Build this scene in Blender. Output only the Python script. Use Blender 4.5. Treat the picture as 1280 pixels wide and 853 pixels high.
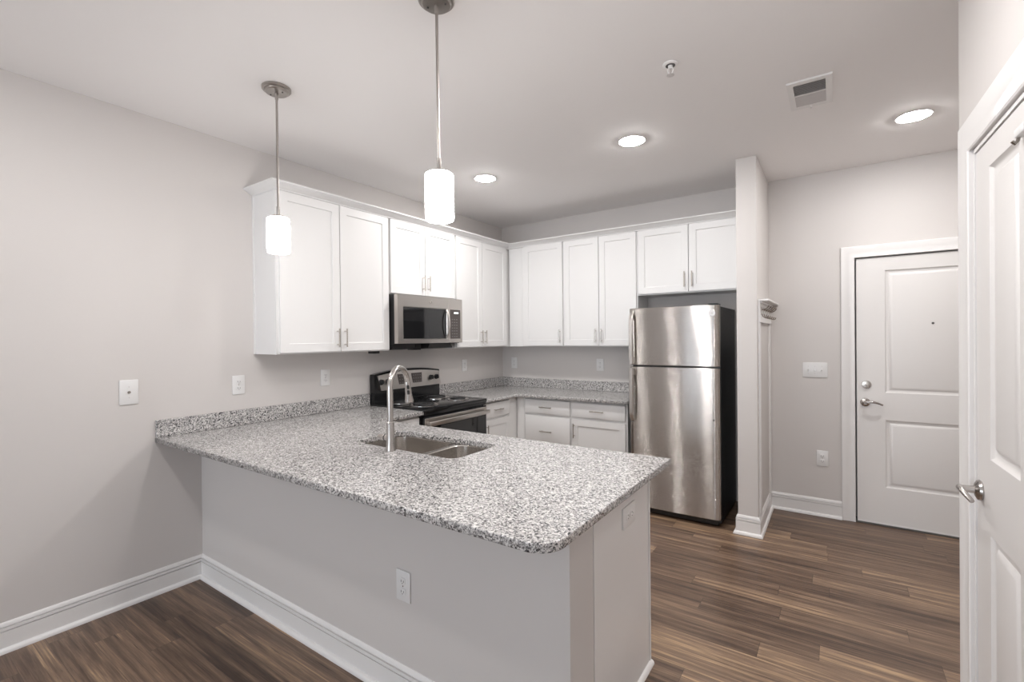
import bpy, bmesh, math, random
from mathutils import Vector, Matrix

for o in list(bpy.data.objects):
    bpy.data.objects.remove(o)
S = bpy.context.scene
C = S.collection
PI = math.pi
rnd = random.Random(7)

# ------------------------------------------------------------------ camera
cam_d = bpy.data.cameras.new('camera')
cam_d.sensor_width = 36.0
cam_d.lens = 589.6 / 1280 * 36.0
cam_d.clip_start = 0.05
cam_d.clip_end = 200
cam = bpy.data.objects.new('camera', cam_d)
C.objects.link(cam)
a, b, r = math.radians(34.49), math.radians(-0.351), math.radians(-0.596)
Fw = Vector((-math.sin(a) * math.cos(b), math.cos(a) * math.cos(b), math.sin(b)))
R0 = Vector((math.cos(a), math.sin(a), 0))
U0 = R0.cross(Fw)
R1 = math.cos(r) * R0 + math.sin(r) * U0
U1 = -math.sin(r) * R0 + math.cos(r) * U0
M = Matrix((R1, U1, -Fw)).transposed().to_4x4()
M.translation = Vector((3.2736, -4.5675, 1.4693))
cam.matrix_world = M
S.camera = cam

# ------------------------------------------------------------------ exposure, sky, daylight
S.view_settings.view_transform = 'Standard'
S.view_settings.look = 'None'
S.view_settings.gamma = 1.0
S.view_settings.use_curve_mapping = False
S.view_settings.exposure = 0.0

W = bpy.data.worlds.new('world')
S.world = W
W.use_nodes = True
W.node_tree.nodes['Background'].inputs[0].default_value = (0.75, 0.87, 1.0, 1)
W.node_tree.nodes['Background'].inputs[1].default_value = 3.0

DOWNLIGHT = 275.0      # emission of the recessed lenses
PENDANT = 30.0         # emission of the opal shades
FILL = 270.0           # emission of the added, unseen fill lamp beside the peninsula end
DINING = 225.0          # emission of the recessed lens on the dining side
WINDOW_W = 31.0        # daylight through each rear window


def daylight(x, z0, z1, w):
    l = bpy.data.lights.new('window_daylight', 'AREA')
    l.shape = 'RECTANGLE'
    l.size = w
    l.size_y = z1 - z0
    l.energy = WINDOW_W
    l.color = (0.86, 0.93, 1.0)
    o = bpy.data.objects.new('window_daylight', l)
    o.location = (x, -8.93, (z0 + z1) / 2)
    o.rotation_euler = (PI / 2, 0, 0)
    o['kind'] = 'helper'
    C.objects.link(o)


daylight(0.95, 0.3, 2.2, 1.3)
daylight(2.75, 0.3, 2.2, 1.3)

# ------------------------------------------------------------------ measures
H = 2.78
ZC = 0.91
KY = -3.245      # face of the knee wall
KX = 2.5765      # end of the knee wall
PX0, PX1, PY = 2.665, 2.802, -0.731   # wing wall


# ------------------------------------------------------------------ materials
def new_mat(name):
    m = bpy.data.materials.new(name)
    m.use_nodes = True
    return m, m.node_tree, m.node_tree.nodes['Principled BSDF']


def simple(name, col, rough=0.5, metal=0.0, bump=0.0, bscale=200.0, coat=0.0, spec=None, vary=0.0):
    m, t, p = new_mat(name)
    p.inputs['Base Color'].default_value = (*col, 1)
    p.inputs['Roughness'].default_value = rough
    p.inputs['Metallic'].default_value = metal
    if coat:
        p.inputs['Coat Weight'].default_value = coat
        p.inputs['Coat Roughness'].default_value = 0.05
    if spec is not None:
        p.inputs['Specular IOR Level'].default_value = spec
    tc = t.nodes.new('ShaderNodeTexCoord')
    n = t.nodes.new('ShaderNodeTexNoise')
    n.inputs['Scale'].default_value = bscale
    n.inputs['Detail'].default_value = 3
    t.links.new(tc.outputs['Object'], n.inputs['Vector'])
    if bump:
        bp = t.nodes.new('ShaderNodeBump')
        bp.inputs['Strength'].default_value = bump
        bp.inputs['Distance'].default_value = 0.002
        t.links.new(n.outputs['Fac'], bp.inputs['Height'])
        t.links.new(bp.outputs['Normal'], p.inputs['Normal'])
    if vary:
        mr = t.nodes.new('ShaderNodeMapRange')
        mr.inputs[3].default_value = rough - vary
        mr.inputs[4].default_value = rough + vary
        t.links.new(n.outputs['Fac'], mr.inputs[0])
        t.links.new(mr.outputs[0], p.inputs['Roughness'])
    return m


def emit_mat(name, col, strength):
    m, t, p = new_mat(name)
    p.inputs['Base Color'].default_value = (0.9, 0.9, 0.9, 1)
    p.inputs['Emission Color'].default_value = (*col, 1)
    p.inputs['Emission Strength'].default_value = strength
    return m


def steel(name, col=(0.60, 0.575, 0.55), rough=0.26, aniso=0.85, rot=0.0, wob=0.0, axis='Z'):
    m, t, p = new_mat(name)
    p.inputs['Base Color'].default_value = (*col, 1)
    p.inputs['Metallic'].default_value = 1.0
    p.inputs['Roughness'].default_value = rough
    p.inputs['Anisotropic'].default_value = aniso
    p.inputs['Anisotropic Rotation'].default_value = rot
    tg = t.nodes.new('ShaderNodeTangent')
    tg.direction_type = 'RADIAL'
    tg.axis = axis
    t.links.new(tg.outputs[0], p.inputs['Tangent'])
    tc = t.nodes.new('ShaderNodeTexCoord')
    mp = t.nodes.new('ShaderNodeMapping')
    mp.inputs['Scale'].default_value = (6, 6, 900)
    n = t.nodes.new('ShaderNodeTexNoise')
    n.inputs['Scale'].default_value = 1.0
    n.inputs['Detail'].default_value = 2
    t.links.new(tc.outputs['Object'], mp.inputs['Vector'])
    t.links.new(mp.outputs[0], n.inputs['Vector'])
    mr = t.nodes.new('ShaderNodeMapRange')
    mr.inputs[3].default_value = rough * 0.96
    mr.inputs[4].default_value = rough * 1.04
    t.links.new(n.outputs['Fac'], mr.inputs[0])
    t.links.new(mr.outputs[0], p.inputs['Roughness'])
    if wob:
        n2 = t.nodes.new('ShaderNodeTexNoise')
        n2.inputs['Scale'].default_value = 2.2
        n2.inputs['Detail'].default_value = 1
        t.links.new(tc.outputs['Object'], n2.inputs['Vector'])
        bp = t.nodes.new('ShaderNodeBump')
        bp.inputs['Strength'].default_value = wob
        bp.inputs['Distance'].default_value = 0.02
        t.links.new(n2.outputs['Fac'], bp.inputs['Height'])
        t.links.new(bp.outputs['Normal'], p.inputs['Normal'])
    return m


def brushed_door():
    m, t, p = new_mat('brushed_door_steel')
    L = t.links
    p.inputs['Base Color'].default_value = (0.51, 0.48, 0.455, 1)
    p.inputs['Metallic'].default_value = 1.0
    p.inputs['Roughness'].default_value = 0.17
    p.inputs['Anisotropic'].default_value = 0.9
    p.inputs['Anisotropic Rotation'].default_value = 0.25
    tg = t.nodes.new('ShaderNodeTangent')
    tg.direction_type = 'RADIAL'
    tg.axis = 'Z'
    L.new(tg.outputs[0], p.inputs['Tangent'])
    tc = t.nodes.new('ShaderNodeTexCoord')
    gn = t.nodes.new('ShaderNodeNewGeometry')

    def noise(sc, lo, hi, axis):
        mp = t.nodes.new('ShaderNodeMapping')
        mp.inputs['Scale'].default_value = sc
        L.new(tc.outputs['Object'], mp.inputs['Vector'])
        n = t.nodes.new('ShaderNodeTexNoise')
        n.inputs['Scale'].default_value = 1.0
        n.inputs['Detail'].default_value = 1.0
        L.new(mp.outputs[0], n.inputs['Vector'])
        mr = t.nodes.new('ShaderNodeMapRange')
        mr.clamp = False
        mr.inputs[3].default_value = lo
        mr.inputs[4].default_value = hi
        L.new(n.outputs['Fac'], mr.inputs[0])
        cb = t.nodes.new('ShaderNodeCombineXYZ')
        L.new(mr.outputs[0], cb.inputs[axis])
        return cb.outputs[0]
    grain = noise((70, 70, 21000), -1.5, 1.5, 2)
    wave = noise((1.0, 0.1, 3.0), -0.012, 0.012, 0)
    a1 = t.nodes.new('ShaderNodeVectorMath')
    L.new(gn.outputs['Normal'], a1.inputs[0])
    L.new(grain, a1.inputs[1])
    a2 = t.nodes.new('ShaderNodeVectorMath')
    L.new(a1.outputs[0], a2.inputs[0])
    L.new(wave, a2.inputs[1])
    nn = t.nodes.new('ShaderNodeVectorMath')
    nn.operation = 'NORMALIZE'
    L.new(a2.outputs[0], nn.inputs[0])
    L.new(nn.outputs[0], p.inputs['Normal'])
    return m


def granite():
    m, t, p = new_mat('granite')
    tc = t.nodes.new('ShaderNodeTexCoord')
    nz = t.nodes.new('ShaderNodeTexNoise')
    nz.inputs['Scale'].default_value = 90
    nz.inputs['Detail'].default_value = 2
    mixv = t.nodes.new('ShaderNodeVectorMath')
    mixv.operation = 'MULTIPLY_ADD'
    mixv.inputs[1].default_value = (0.012, 0.012, 0.012)
    t.links.new(tc.outputs['Object'], nz.inputs['Vector'])
    t.links.new(nz.outputs['Color'], mixv.inputs[0])
    t.links.new(tc.outputs['Object'], mixv.inputs[2])

    def cells(scale, stops):
        v = t.nodes.new('ShaderNodeTexVoronoi')
        v.inputs['Scale'].default_value = scale
        t.links.new(mixv.outputs[0], v.inputs['Vector'])
        sx = t.nodes.new('ShaderNodeSeparateColor')
        t.links.new(v.outputs['Color'], sx.inputs[0])
        cr = t.nodes.new('ShaderNodeValToRGB')
        cr.color_ramp.interpolation = 'CONSTANT'
        e = cr.color_ramp.elements
        while len(e) > 1:
            e.remove(e[0])
        e[0].position = stops[0][0]
        e[0].color = (*stops[0][1], 1)
        for pos, c in stops[1:]:
            k = e.new(pos)
            k.color = (*c, 1)
        t.links.new(sx.outputs[0], cr.inputs[0])
        return cr.outputs[0], sx
    big, s1 = cells(155, [(0, (0.71, 0.69, 0.675)), (0.34, (0.48, 0.46, 0.45)), (0.56, (0.26, 0.25, 0.245)),
                          (0.74, (0.11, 0.106, 0.108)), (0.86, (0.025, 0.025, 0.03))])
    small, s2 = cells(300, [(0, (0.66, 0.64, 0.625)), (0.42, (0.38, 0.365, 0.36)), (0.68, (0.12, 0.115, 0.115)),
                            (0.88, (0.02, 0.02, 0.025))])
    n3 = t.nodes.new('ShaderNodeTexNoise')
    n3.inputs['Scale'].default_value = 60
    t.links.new(tc.outputs['Object'], n3.inputs['Vector'])
    mr = t.nodes.new('ShaderNodeMapRange')
    mr.inputs[1].default_value = 0.45
    mr.inputs[2].default_value = 0.55
    t.links.new(n3.outputs['Fac'], mr.inputs[0])
    mx = t.nodes.new('ShaderNodeMix')
    mx.data_type = 'RGBA'
    t.links.new(mr.outputs[0], mx.inputs['Factor'])
    t.links.new(big, mx.inputs[6])
    t.links.new(small, mx.inputs[7])
    t.links.new(mx.outputs[2], p.inputs['Base Color'])
    p.inputs['Roughness'].default_value = 0.15
    p.inputs['Specular IOR Level'].default_value = 0.8
    return m


def wood_floor():
    m, t, p = new_mat('floor_planks')
    L = t.links
    tc = t.nodes.new('ShaderNodeTexCoord')
    sp = t.nodes.new('ShaderNodeSeparateXYZ')
    L.new(tc.outputs['Object'], sp.inputs[0])

    def math_(op, *ins):
        n = t.nodes.new('ShaderNodeMath')
        n.operation = op
        for i, v in enumerate(ins):
            if isinstance(v, (int, float)):
                n.inputs[i].default_value = v
            else:
                L.new(v, n.inputs[i])
        return n.outputs[0]
    PW, PL = 0.128, 1.0
    ry = math_('DIVIDE', sp.outputs[1], PW)
    row = math_('FLOOR', ry)
    wn = t.nodes.new('ShaderNodeTexWhiteNoise')
    wn.noise_dimensions = '1D'
    L.new(row, wn.inputs['W'])
    rx = math_('ADD', math_('DIVIDE', sp.outputs[0], PL), math_('MULTIPLY', wn.outputs['Value'], 7.3))
    col = math_('FLOOR', rx)
    cb = t.nodes.new('ShaderNodeCombineXYZ')
    L.new(row, cb.inputs[0])
    L.new(col, cb.inputs[1])
    w2 = t.nodes.new('ShaderNodeTexWhiteNoise')
    w2.noise_dimensions = '2D'
    L.new(cb.outputs[0], w2.inputs['Vector'])
    # grain: stretched noise, shifted per plank
    sh = t.nodes.new('ShaderNodeVectorMath')
    sh.operation = 'MULTIPLY_ADD'
    sh.inputs[1].default_value = (31, 17, 5)
    L.new(w2.outputs['Color'], sh.inputs[0])
    L.new(tc.outputs['Object'], sh.inputs[2])

    def noise(sc, scale, detail, dist=0.0, rough=0.55):
        mp = t.nodes.new('ShaderNodeMapping')
        mp.inputs['Scale'].default_value = sc
        L.new(sh.outputs[0], mp.inputs['Vector'])
        n = t.nodes.new('ShaderNodeTexNoise')
        n.inputs['Scale'].default_value = scale
        n.inputs['Detail'].default_value = detail
        n.inputs['Roughness'].default_value = rough
        n.inputs['Distortion'].default_value = dist
        L.new(mp.outputs[0], n.inputs['Vector'])
        return n.outputs['Fac']
    streak = noise((0.7, 17, 1), 1.6, 5, 0.5, 0.62)
    fine = noise((3.0, 90, 1), 2.0, 5, 0.4, 0.65)
    cloud = noise((1.2, 5, 1), 1.5, 2, 0.2)
    f = math_('ADD', math_('MULTIPLY', streak, 0.62), math_('MULTIPLY', fine, 0.34))
    f = math_('ADD', f, math_('MULTIPLY', cloud, 0.10))
    f = math_('ADD', f, math_('MULTIPLY', math_('SUBTRACT', w2.outputs['Value'], 0.5), 0.15))
    band = t.nodes.new('ShaderNodeMapRange')
    band.interpolation_type = 'SMOOTHSTEP'
    band.inputs[1].default_value = 0.60
    band.inputs[2].default_value = 0.74
    L.new(noise((0.55, 24, 1), 1.5, 3, 0.4), band.inputs[0])
    crack = t.nodes.new('ShaderNodeMapRange')
    crack.interpolation_type = 'SMOOTHSTEP'
    crack.inputs[1].default_value = 0.63
    crack.inputs[2].default_value = 0.72
    L.new(noise((1.1, 70, 1), 1.7, 3, 0.8), crack.inputs[0])
    f = math_('ADD', math_('MULTIPLY', math_('SUBTRACT', f, 0.53), 1.55), 0.515)
    f = math_('ADD', f, math_('MULTIPLY', band.outputs[0], 0.24))
    f = math_('SUBTRACT', f, math_('MULTIPLY', crack.outputs[0], 0.22))
    cr = t.nodes.new('ShaderNodeValToRGB')
    e = cr.color_ramp.elements
    e[0].position = 0.26
    e[0].color = (0.050, 0.030, 0.020, 1)
    e[1].position = 0.82
    e[1].color = (0.47, 0.315, 0.185, 1)
    for pos, c in ((0.42, (0.114, 0.070, 0.047)), (0.54, (0.172, 0.111, 0.075)), (0.66, (0.255, 0.168, 0.109))):
        k = e.new(pos)
        k.color = (*c, 1)
    L.new(f, cr.inputs[0])
    # seams
    fy = math_('FRACT', ry)
    fx = math_('FRACT', rx)
    ey = math_('LESS_THAN', math_('MINIMUM', fy, math_('SUBTRACT', 1.0, fy)), 0.008)
    ex = math_('LESS_THAN', math_('MINIMUM', fx, math_('SUBTRACT', 1.0, fx)), 0.0011)
    seam = math_('MAXIMUM', ey, ex)
    mx = t.nodes.new('ShaderNodeMix')
    mx.data_type = 'RGBA'
    L.new(math_('MULTIPLY', seam, 0.55), mx.inputs['Factor'])
    L.new(cr.outputs[0], mx.inputs[6])
    mx.inputs[7].default_value = (0.02, 0.013, 0.01, 1)
    L.new(mx.outputs[2], p.inputs['Base Color'])
    rr = t.nodes.new('ShaderNodeMapRange')
    rr.inputs[3].default_value = 0.30
    rr.inputs[4].default_value = 0.48
    L.new(fine, rr.inputs[0])
    L.new(rr.outputs[0], p.inputs['Roughness'])
    bp = t.nodes.new('ShaderNodeBump')
    bp.inputs['Strength'].default_value = 0.25
    bp.inputs['Distance'].default_value = 0.002
    hh = math_('SUBTRACT', fine, math_('MULTIPLY', seam, 0.8))
    L.new(hh, bp.inputs['Height'])
    L.new(bp.outputs['Normal'], p.inputs['Normal'])
    return m


MAT = {
    'wall': simple('wall_paint', (0.66, 0.626, 0.607), 0.6, bump=0.06, bscale=300),
    'ceil': simple('ceiling_paint', (0.91, 0.885, 0.875), 0.8, bump=0.05, bscale=250),
    'trim': simple('trim_paint', (0.83, 0.81, 0.80), 0.35, bump=0.01, bscale=60),
    'door': simple('door_paint', (0.76, 0.735, 0.72), 0.38, bump=0.01, bscale=60),
    'cab': simple('cabinet_paint', (0.785, 0.775, 0.77), 0.45, bump=0.01, bscale=60),
    'plate': simple('white_plastic', (0.80, 0.79, 0.785), 0.3, bump=0.01, bscale=60),
    'panel': simple('end_panel_paint', (0.82, 0.80, 0.79), 0.4, bump=0.01, bscale=60),
    'slot': simple('slot_shadow', (0.10, 0.095, 0.09), 0.5, vary=0.05),
    'granite': granite(),
    'floor': wood_floor(),
    'steel': brushed_door(),
    'steel2': steel('satin_stainless', col=(0.56, 0.525, 0.495), rough=0.3, aniso=0.6, rot=0.25),
    'sink': steel('sink_steel', (0.62, 0.59, 0.56), 0.22, 0.7, rot=0.25),
    'nickel': simple('brushed_nickel', (0.60, 0.56, 0.52), 0.27, 1.0, vary=0.04, bscale=400),
    'satin': simple('satin_nickel', (0.40, 0.37, 0.345), 0.33, 1.0, vary=0.04, bscale=300),
    'faucet': simple('faucet_steel', (0.50, 0.475, 0.455), 0.24, 1.0, vary=0.03, bscale=400),
    'chrome': simple('chrome', (0.75, 0.73, 0.71), 0.12, 1.0, vary=0.03, bscale=200),
    'bronze': simple('hook_metal', (0.40, 0.37, 0.34), 0.25, 1.0, vary=0.04, bscale=200),
    'black': simple('black_enamel', (0.012, 0.012, 0.013), 0.12, vary=0.03, bscale=40),
    'blackm': simple('black_plastic', (0.014, 0.014, 0.015), 0.42, vary=0.05, bscale=90, bump=0.02),
    'glass': simple('dark_oven_glass', (0.010, 0.010, 0.011), 0.05, vary=0.01, bscale=20, spec=0.7),
    'display': simple('display_panel', (0.075, 0.062, 0.058), 0.25, vary=0.03, bscale=60),
    'key': simple('keypad_print', (0.17, 0.16, 0.155), 0.4, vary=0.03, bscale=60),
    'gasket': simple('rubber_gasket', (0.03, 0.03, 0.03), 0.7, vary=0.05, bscale=100),
    'logo': simple('badge_enamel', (0.78, 0.77, 0.76), 0.3, vary=0.03, bscale=60),
    'grille': simple('vent_slat_paint', (0.66, 0.63, 0.62), 0.5, vary=0.04, bscale=60),
    'grilled': simple('vent_duct', (0.24, 0.235, 0.24), 0.8, vary=0.05, bscale=60),
    'lens': emit_mat('downlight_lens', (1.0, 0.985, 0.97), DOWNLIGHT),
    'lens_fill': emit_mat('downlight_lens_fill', (1.0, 0.985, 0.97), FILL),
    'shade': emit_mat('opal_glass', (1.0, 0.985, 0.97), PENDANT),
    'lens_dining': emit_mat('downlight_lens_dining', (1.0, 0.985, 0.97), DINING),
    'lit': emit_mat('lit_display', (0.9, 0.97, 1.0), 1.3),
}
gm, gt, gp = new_mat('window_glass')
gp.inputs['Transmission Weight'].default_value = 1.0
gp.inputs['Roughness'].default_value = 0.0
gp.inputs['IOR'].default_value = 1.02
MAT['pane'] = gm


# ------------------------------------------------------------------ mesh helpers
def IDT(u, v, w):
    return Vector((u, v, w))


def TL(x0=0.0):                       # a surface facing +x: u = y, v = z, w = out of it
    return lambda u, v, w: Vector((x0 + w, u, v))


def TB(y0=0.0):                       # a surface facing -y: u = x, v = z, w = out of it
    return lambda u, v, w: Vector((u, y0 - w, v))


RC = Vector((3.65, -2.2, 0))
RD = Vector((0.03, -1, 0)).normalized()
RN = Vector((-1, -0.03, 0)).normalized()


def TR(u, v, w):                      # the closet wall on the right: u from its corner towards the camera
    return RC + RD * u + RN * w + Vector((0, 0, v))


class MB:
    def __init__(s):
        s.bm = bmesh.new()

    def quad(s, *pts):
        return s.bm.faces.new([s.bm.verts.new(p) for p in pts])

    def box(s, u0, u1, v0, v1, w0, w1, T=IDT, bev=0.0, seg=1):
        vs = [s.bm.verts.new(T(u, v, w)) for u in (u0, u1) for v in (v0, v1) for w in (w0, w1)]
        fs = []
        for idx in ((0, 1, 3, 2), (4, 6, 7, 5), (0, 4, 5, 1), (2, 3, 7, 6), (0, 2, 6, 4), (1, 5, 7, 3)):
            fs.append(s.bm.faces.new([vs[i] for i in idx]))
        if bev:
            ed = set(e for f in fs for e in f.edges)
            bmesh.ops.bevel(s.bm, geom=list(ed), offset=bev, segments=seg, affect='EDGES', profile=0.5)
        return s

    def loft(s, loops, cap0=True, cap1=True, closed=True):
        vl = [[s.bm.verts.new(p) for p in lp] for lp in loops]
        n = len(vl[0])
        for i in range(len(vl) - 1):
            for j in range(n if closed else n - 1):
                k = (j + 1) % n
                s.bm.faces.new((vl[i][j], vl[i][k], vl[i + 1][k], vl[i + 1][j]))
        if cap0:
            s.bm.faces.new(vl[0][::-1])
        if cap1:
            s.bm.faces.new(vl[-1])
        return s

    def tube(s, pts, rad, n=12):
        pts = [Vector(p) for p in pts]
        rs = rad if isinstance(rad, (list, tuple)) else [rad] * len(pts)
        t0 = (pts[1] - pts[0]).normalized()
        ref = Vector((0, 0, 1)) if abs(t0.z) < 0.9 else Vector((1, 0, 0))
        side = t0.cross(ref).normalized()
        loops = []
        for i, p in enumerate(pts):
            if i == 0:
                t = t0
            elif i == len(pts) - 1:
                t = (pts[i] - pts[i - 1]).normalized()
            else:
                t = ((pts[i + 1] - pts[i]).normalized() + (pts[i] - pts[i - 1]).normalized()).normalized()
            side = (side - t * side.dot(t)).normalized()
            up = t.cross(side)
            loops.append([p + (side * math.cos(2 * PI * k / n) + up * math.sin(2 * PI * k / n)) * rs[i] for k in range(n)])
        return s.loft(loops)

    def lathe(s, prof, origin=(0, 0, 0), axis=(0, 0, 1), n=32, cap0=True, cap1=True):
        ax = Vector(axis).normalized()
        ref = Vector((1, 0, 0)) if abs(ax.x) < 0.9 else Vector((0, 1, 0))
        e1 = (ref - ax * ref.dot(ax)).normalized()
        e2 = ax.cross(e1)
        o = Vector(origin)
        loops = [[o + ax * h + (e1 * math.cos(2 * PI * k / n) + e2 * math.sin(2 * PI * k / n)) * max(q, 1e-5)
                  for k in range(n)] for q, h in prof]
        return s.loft(loops, cap0, cap1)

    def prism(s, poly, z0, z1, T=IDT):
        return s.loft([[T(x, y, z0) for x, y in poly], [T(x, y, z1) for x, y in poly]])

    def sweep(s, path, prof, side=1):
        # profile (offset, z) swept along a 2D path with mitred corners; offset to the right of travel
        P = [Vector((x, y)) for x, y in path]
        ns = []
        for i in range(len(P) - 1):
            d = (P[i + 1] - P[i]).normalized()
            ns.append(Vector((d.y, -d.x)) * side)
        loops = []
        for i, p in enumerate(P):
            if i == 0:
                m = ns[0]
            elif i == len(P) - 1:
                m = ns[-1]
            else:
                m = (ns[i - 1] + ns[i])
                m = m / (m.dot(ns[i]))
            loops.append([Vector((p.x + m.x * o, p.y + m.y * o, z)) for o, z in prof])
        return s.loft(loops)

    def panelled(s, u0, u1, v0, v1, w0, w1, panels, rings, T):
        # slab whose front carries panels, each drawn as nested rings (inset, depth)
        us = sorted({u0, u1} | {p[0] for p in panels} | {p[1] for p in panels})
        vs = sorted({v0, v1} | {p[2] for p in panels} | {p[3] for p in panels})
        for i in range(len(us) - 1):
            for j in range(len(vs) - 1):
                ua, ub, va, vb = us[i], us[i + 1], vs[j], vs[j + 1]
                if any(abs(ua - p[0]) < 1e-6 and abs(ub - p[1]) < 1e-6 and abs(va - p[2]) < 1e-6 and abs(vb - p[3]) < 1e-6 for p in panels):
                    loops = [[T(ua, va, w1), T(ub, va, w1), T(ub, vb, w1), T(ua, vb, w1)]]
                    for ins, dep in rings:
                        loops.append([T(ua + ins, va + ins, w1 + dep), T(ub - ins, va + ins, w1 + dep),
                                      T(ub - ins, vb - ins, w1 + dep), T(ua + ins, vb - ins, w1 + dep)])
                    s.loft(loops, cap0=False)
                else:
                    s.quad(T(ua, va, w1), T(ub, va, w1), T(ub, vb, w1), T(ua, vb, w1))
        for va, vb in zip(vs[:-1], vs[1:]):
            s.quad(T(u0, va, w0), T(u0, vb, w0), T(u0, vb, w1), T(u0, va, w1))
            s.quad(T(u1, va, w0), T(u1, vb, w0), T(u1, vb, w1), T(u1, va, w1))
        for ua, ub in zip(us[:-1], us[1:]):
            s.quad(T(ua, v0, w0), T(ub, v0, w0), T(ub, v0, w1), T(ua, v0, w1))
            s.quad(T(ua, v1, w0), T(ub, v1, w0), T(ub, v1, w1), T(ua, v1, w1))
        for ua, ub in zip(us[:-1], us[1:]):
            for va, vb in zip(vs[:-1], vs[1:]):
                s.quad(T(ua, va, w0), T(ub, va, w0), T(ub, vb, w0), T(ua, vb, w0))
        bmesh.ops.remove_doubles(s.bm, verts=list(s.bm.verts), dist=1e-6)
        return s

    def build(s, name, mat, parent=None, smooth=30):
        bmesh.ops.recalc_face_normals(s.bm, faces=list(s.bm.faces))
        me = bpy.data.meshes.new(name)
        off = world_loc(parent) if parent else Vector((0, 0, 0))
        for v in s.bm.verts:
            v.co -= off
        s.bm.to_mesh(me)
        s.bm.free()
        me.materials.append(MAT[mat])
        if smooth:
            for p in me.polygons:
                p.use_smooth = True
            me.set_sharp_from_angle(angle=math.radians(smooth))
        o = bpy.data.objects.new(name, me)
        C.objects.link(o)
        if parent:
            o.parent = parent
        return o


def world_loc(o):
    v = Vector((0, 0, 0))
    while o:
        v += o.location
        o = o.parent
    return v


def tag(o, label, cat, group=None):
    o['label'] = label
    o['category'] = cat
    if group:
        o['group'] = group
    return o


def thing(name, label, cat, loc, group=None):
    o = bpy.data.objects.new(name, None)
    C.objects.link(o)
    o.location = loc
    o.empty_display_size = 0.1
    return tag(o, label, cat, group)


def struct(o):
    o['kind'] = 'structure'
    return o


def rrect(x0, x1, y0, y1, r, n=6):
    pts = []
    for cx, cy, a0 in ((x1 - r, y1 - r, 0), (x0 + r, y1 - r, 90), (x0 + r, y0 + r, 180), (x1 - r, y0 + r, 270)):
        for k in range(n + 1):
            t = math.radians(a0 + 90 * k / n)
            pts.append((cx + r * math.cos(t), cy + r * math.sin(t)))
    return pts


def slab_with_holes(outer, holes, z0, z1, bevel=0.004):
    # 2D filled curve, extruded, turned into bmesh
    cu = bpy.data.curves.new('outline', 'CURVE')
    cu.dimensions = '2D'
    cu.fill_mode = 'BOTH'
    cu.extrude = (z1 - z0) / 2 - bevel
    cu.bevel_depth = bevel
    cu.bevel_resolution = 2
    cu.offset = -bevel
    for poly in [outer] + holes:
        sp = cu.splines.new('POLY')
        sp.points.add(len(poly) - 1)
        for q, (x, y) in zip(sp.points, poly):
            q.co = (x, y, 0, 1)
        sp.use_cyclic_u = True
    ob = bpy.data.objects.new('outline', cu)
    C.objects.link(ob)
    dg = bpy.context.evaluated_depsgraph_get()
    me = bpy.data.meshes.new_from_object(ob.evaluated_get(dg))
    mb = MB()
    mb.bm.from_mesh(me)
    for v in mb.bm.verts:
        v.co.z += (z0 + z1) / 2
    bmesh.ops.remove_doubles(mb.bm, verts=list(mb.bm.verts), dist=1e-5)
    bpy.data.objects.remove(ob)
    bpy.data.curves.remove(cu)
    bpy.data.meshes.remove(me)
    return mb


# ------------------------------------------------------------------ the room
XE, YE = 4.75, -9.0
struct(MB().box(-0.15, XE + 0.15, YE - 0.15, 0.15, -0.1, 0.0).build('floor', 'floor', smooth=0))
struct(MB().box(-0.15, XE + 0.15, YE - 0.15, 0.15, H, H + 0.1).build('ceiling', 'ceil', smooth=0))
struct(MB().box(-0.15, 0, YE - 0.15, 0.15, 0, H).build('wall_left', 'wall', smooth=0))
# back wall with the opening of the entry door
DX0, DX1, DZ = 3.3986, 4.325, 2.0657
wb = MB()
wb.box(0, DX0 - 0.02, 0, 0.15, 0, H)
wb.box(DX1 + 0.02, XE, 0, 0.15, 0, H)
wb.box(DX0 - 0.02, DX1 + 0.02, 0, 0.15, DZ + 0.02, H)
wb.box(DX0 - 0.02, DX1 + 0.02, 0.10, 0.15, 0, DZ + 0.02)  # added backing behind the door, blocks light leaking in through its gap
struct(wb.build('wall_back', 'wall', smooth=0))
struct(MB().box(XE, XE + 0.15, YE - 0.15, 0.15, 0, H).build('wall_hall', 'wall', smooth=0))
# closet wall on the right with the opening of its door
CU0, CU1, CZ = 0.198, 0.758, 2.075
wr = MB()
wr.box(0, CU0, 0, H, -0.12, 0, TR)
wr.box(CU1, 6.8, 0, H, -0.12, 0, TR)
wr.box(CU0, CU1, CZ, H, -0.12, 0, TR)
wr.box(3.77, XE, -2.32, -2.2, 0, H)
struct(wr.build('wall_right', 'wall', smooth=0))
# rear wall with two windows
rw = MB()
WIN = ((0.3, 1.6), (2.1, 3.4))
xs = [0, 0.3, 1.6, 2.1, 3.4, XE]
for i in (0, 2, 4):
    rw.box(xs[i], xs[i + 1], YE - 0.15, YE, 0, H)
for x0, x1 in WIN:
    rw.box(x0, x1, YE - 0.15, YE, 0, 0.3)
    rw.box(x0, x1, YE - 0.15, YE, 2.2, H)
struct(rw.build('wall_rear', 'wall', smooth=0))
for i, (x0, x1) in enumerate(WIN):
    e = thing('window_%d' % (i + 1), 'tall white framed window in the rear wall', 'window', ((x0 + x1) / 2, YE - 0.08, 0.3))
    struct(e)
    f = MB()
    for q in ((x0, x0 + 0.05, 0.3, 2.2), (x1 - 0.05, x1, 0.3, 2.2), (x0, x1, 0.3, 0.35), (x0, x1, 2.15, 2.2), (x0, x1, 1.22, 1.28)):
        f.box(q[0], q[1], q[2], q[3], -0.06, 0.0, TB(YE - 0.08))
    f.build('frame', 'trim', e)
    MB().box(x0 + 0.05, x1 - 0.05, 0.35, 2.15, -0.035, -0.03, TB(YE - 0.08)).build('pane', 'pane', e)
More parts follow.
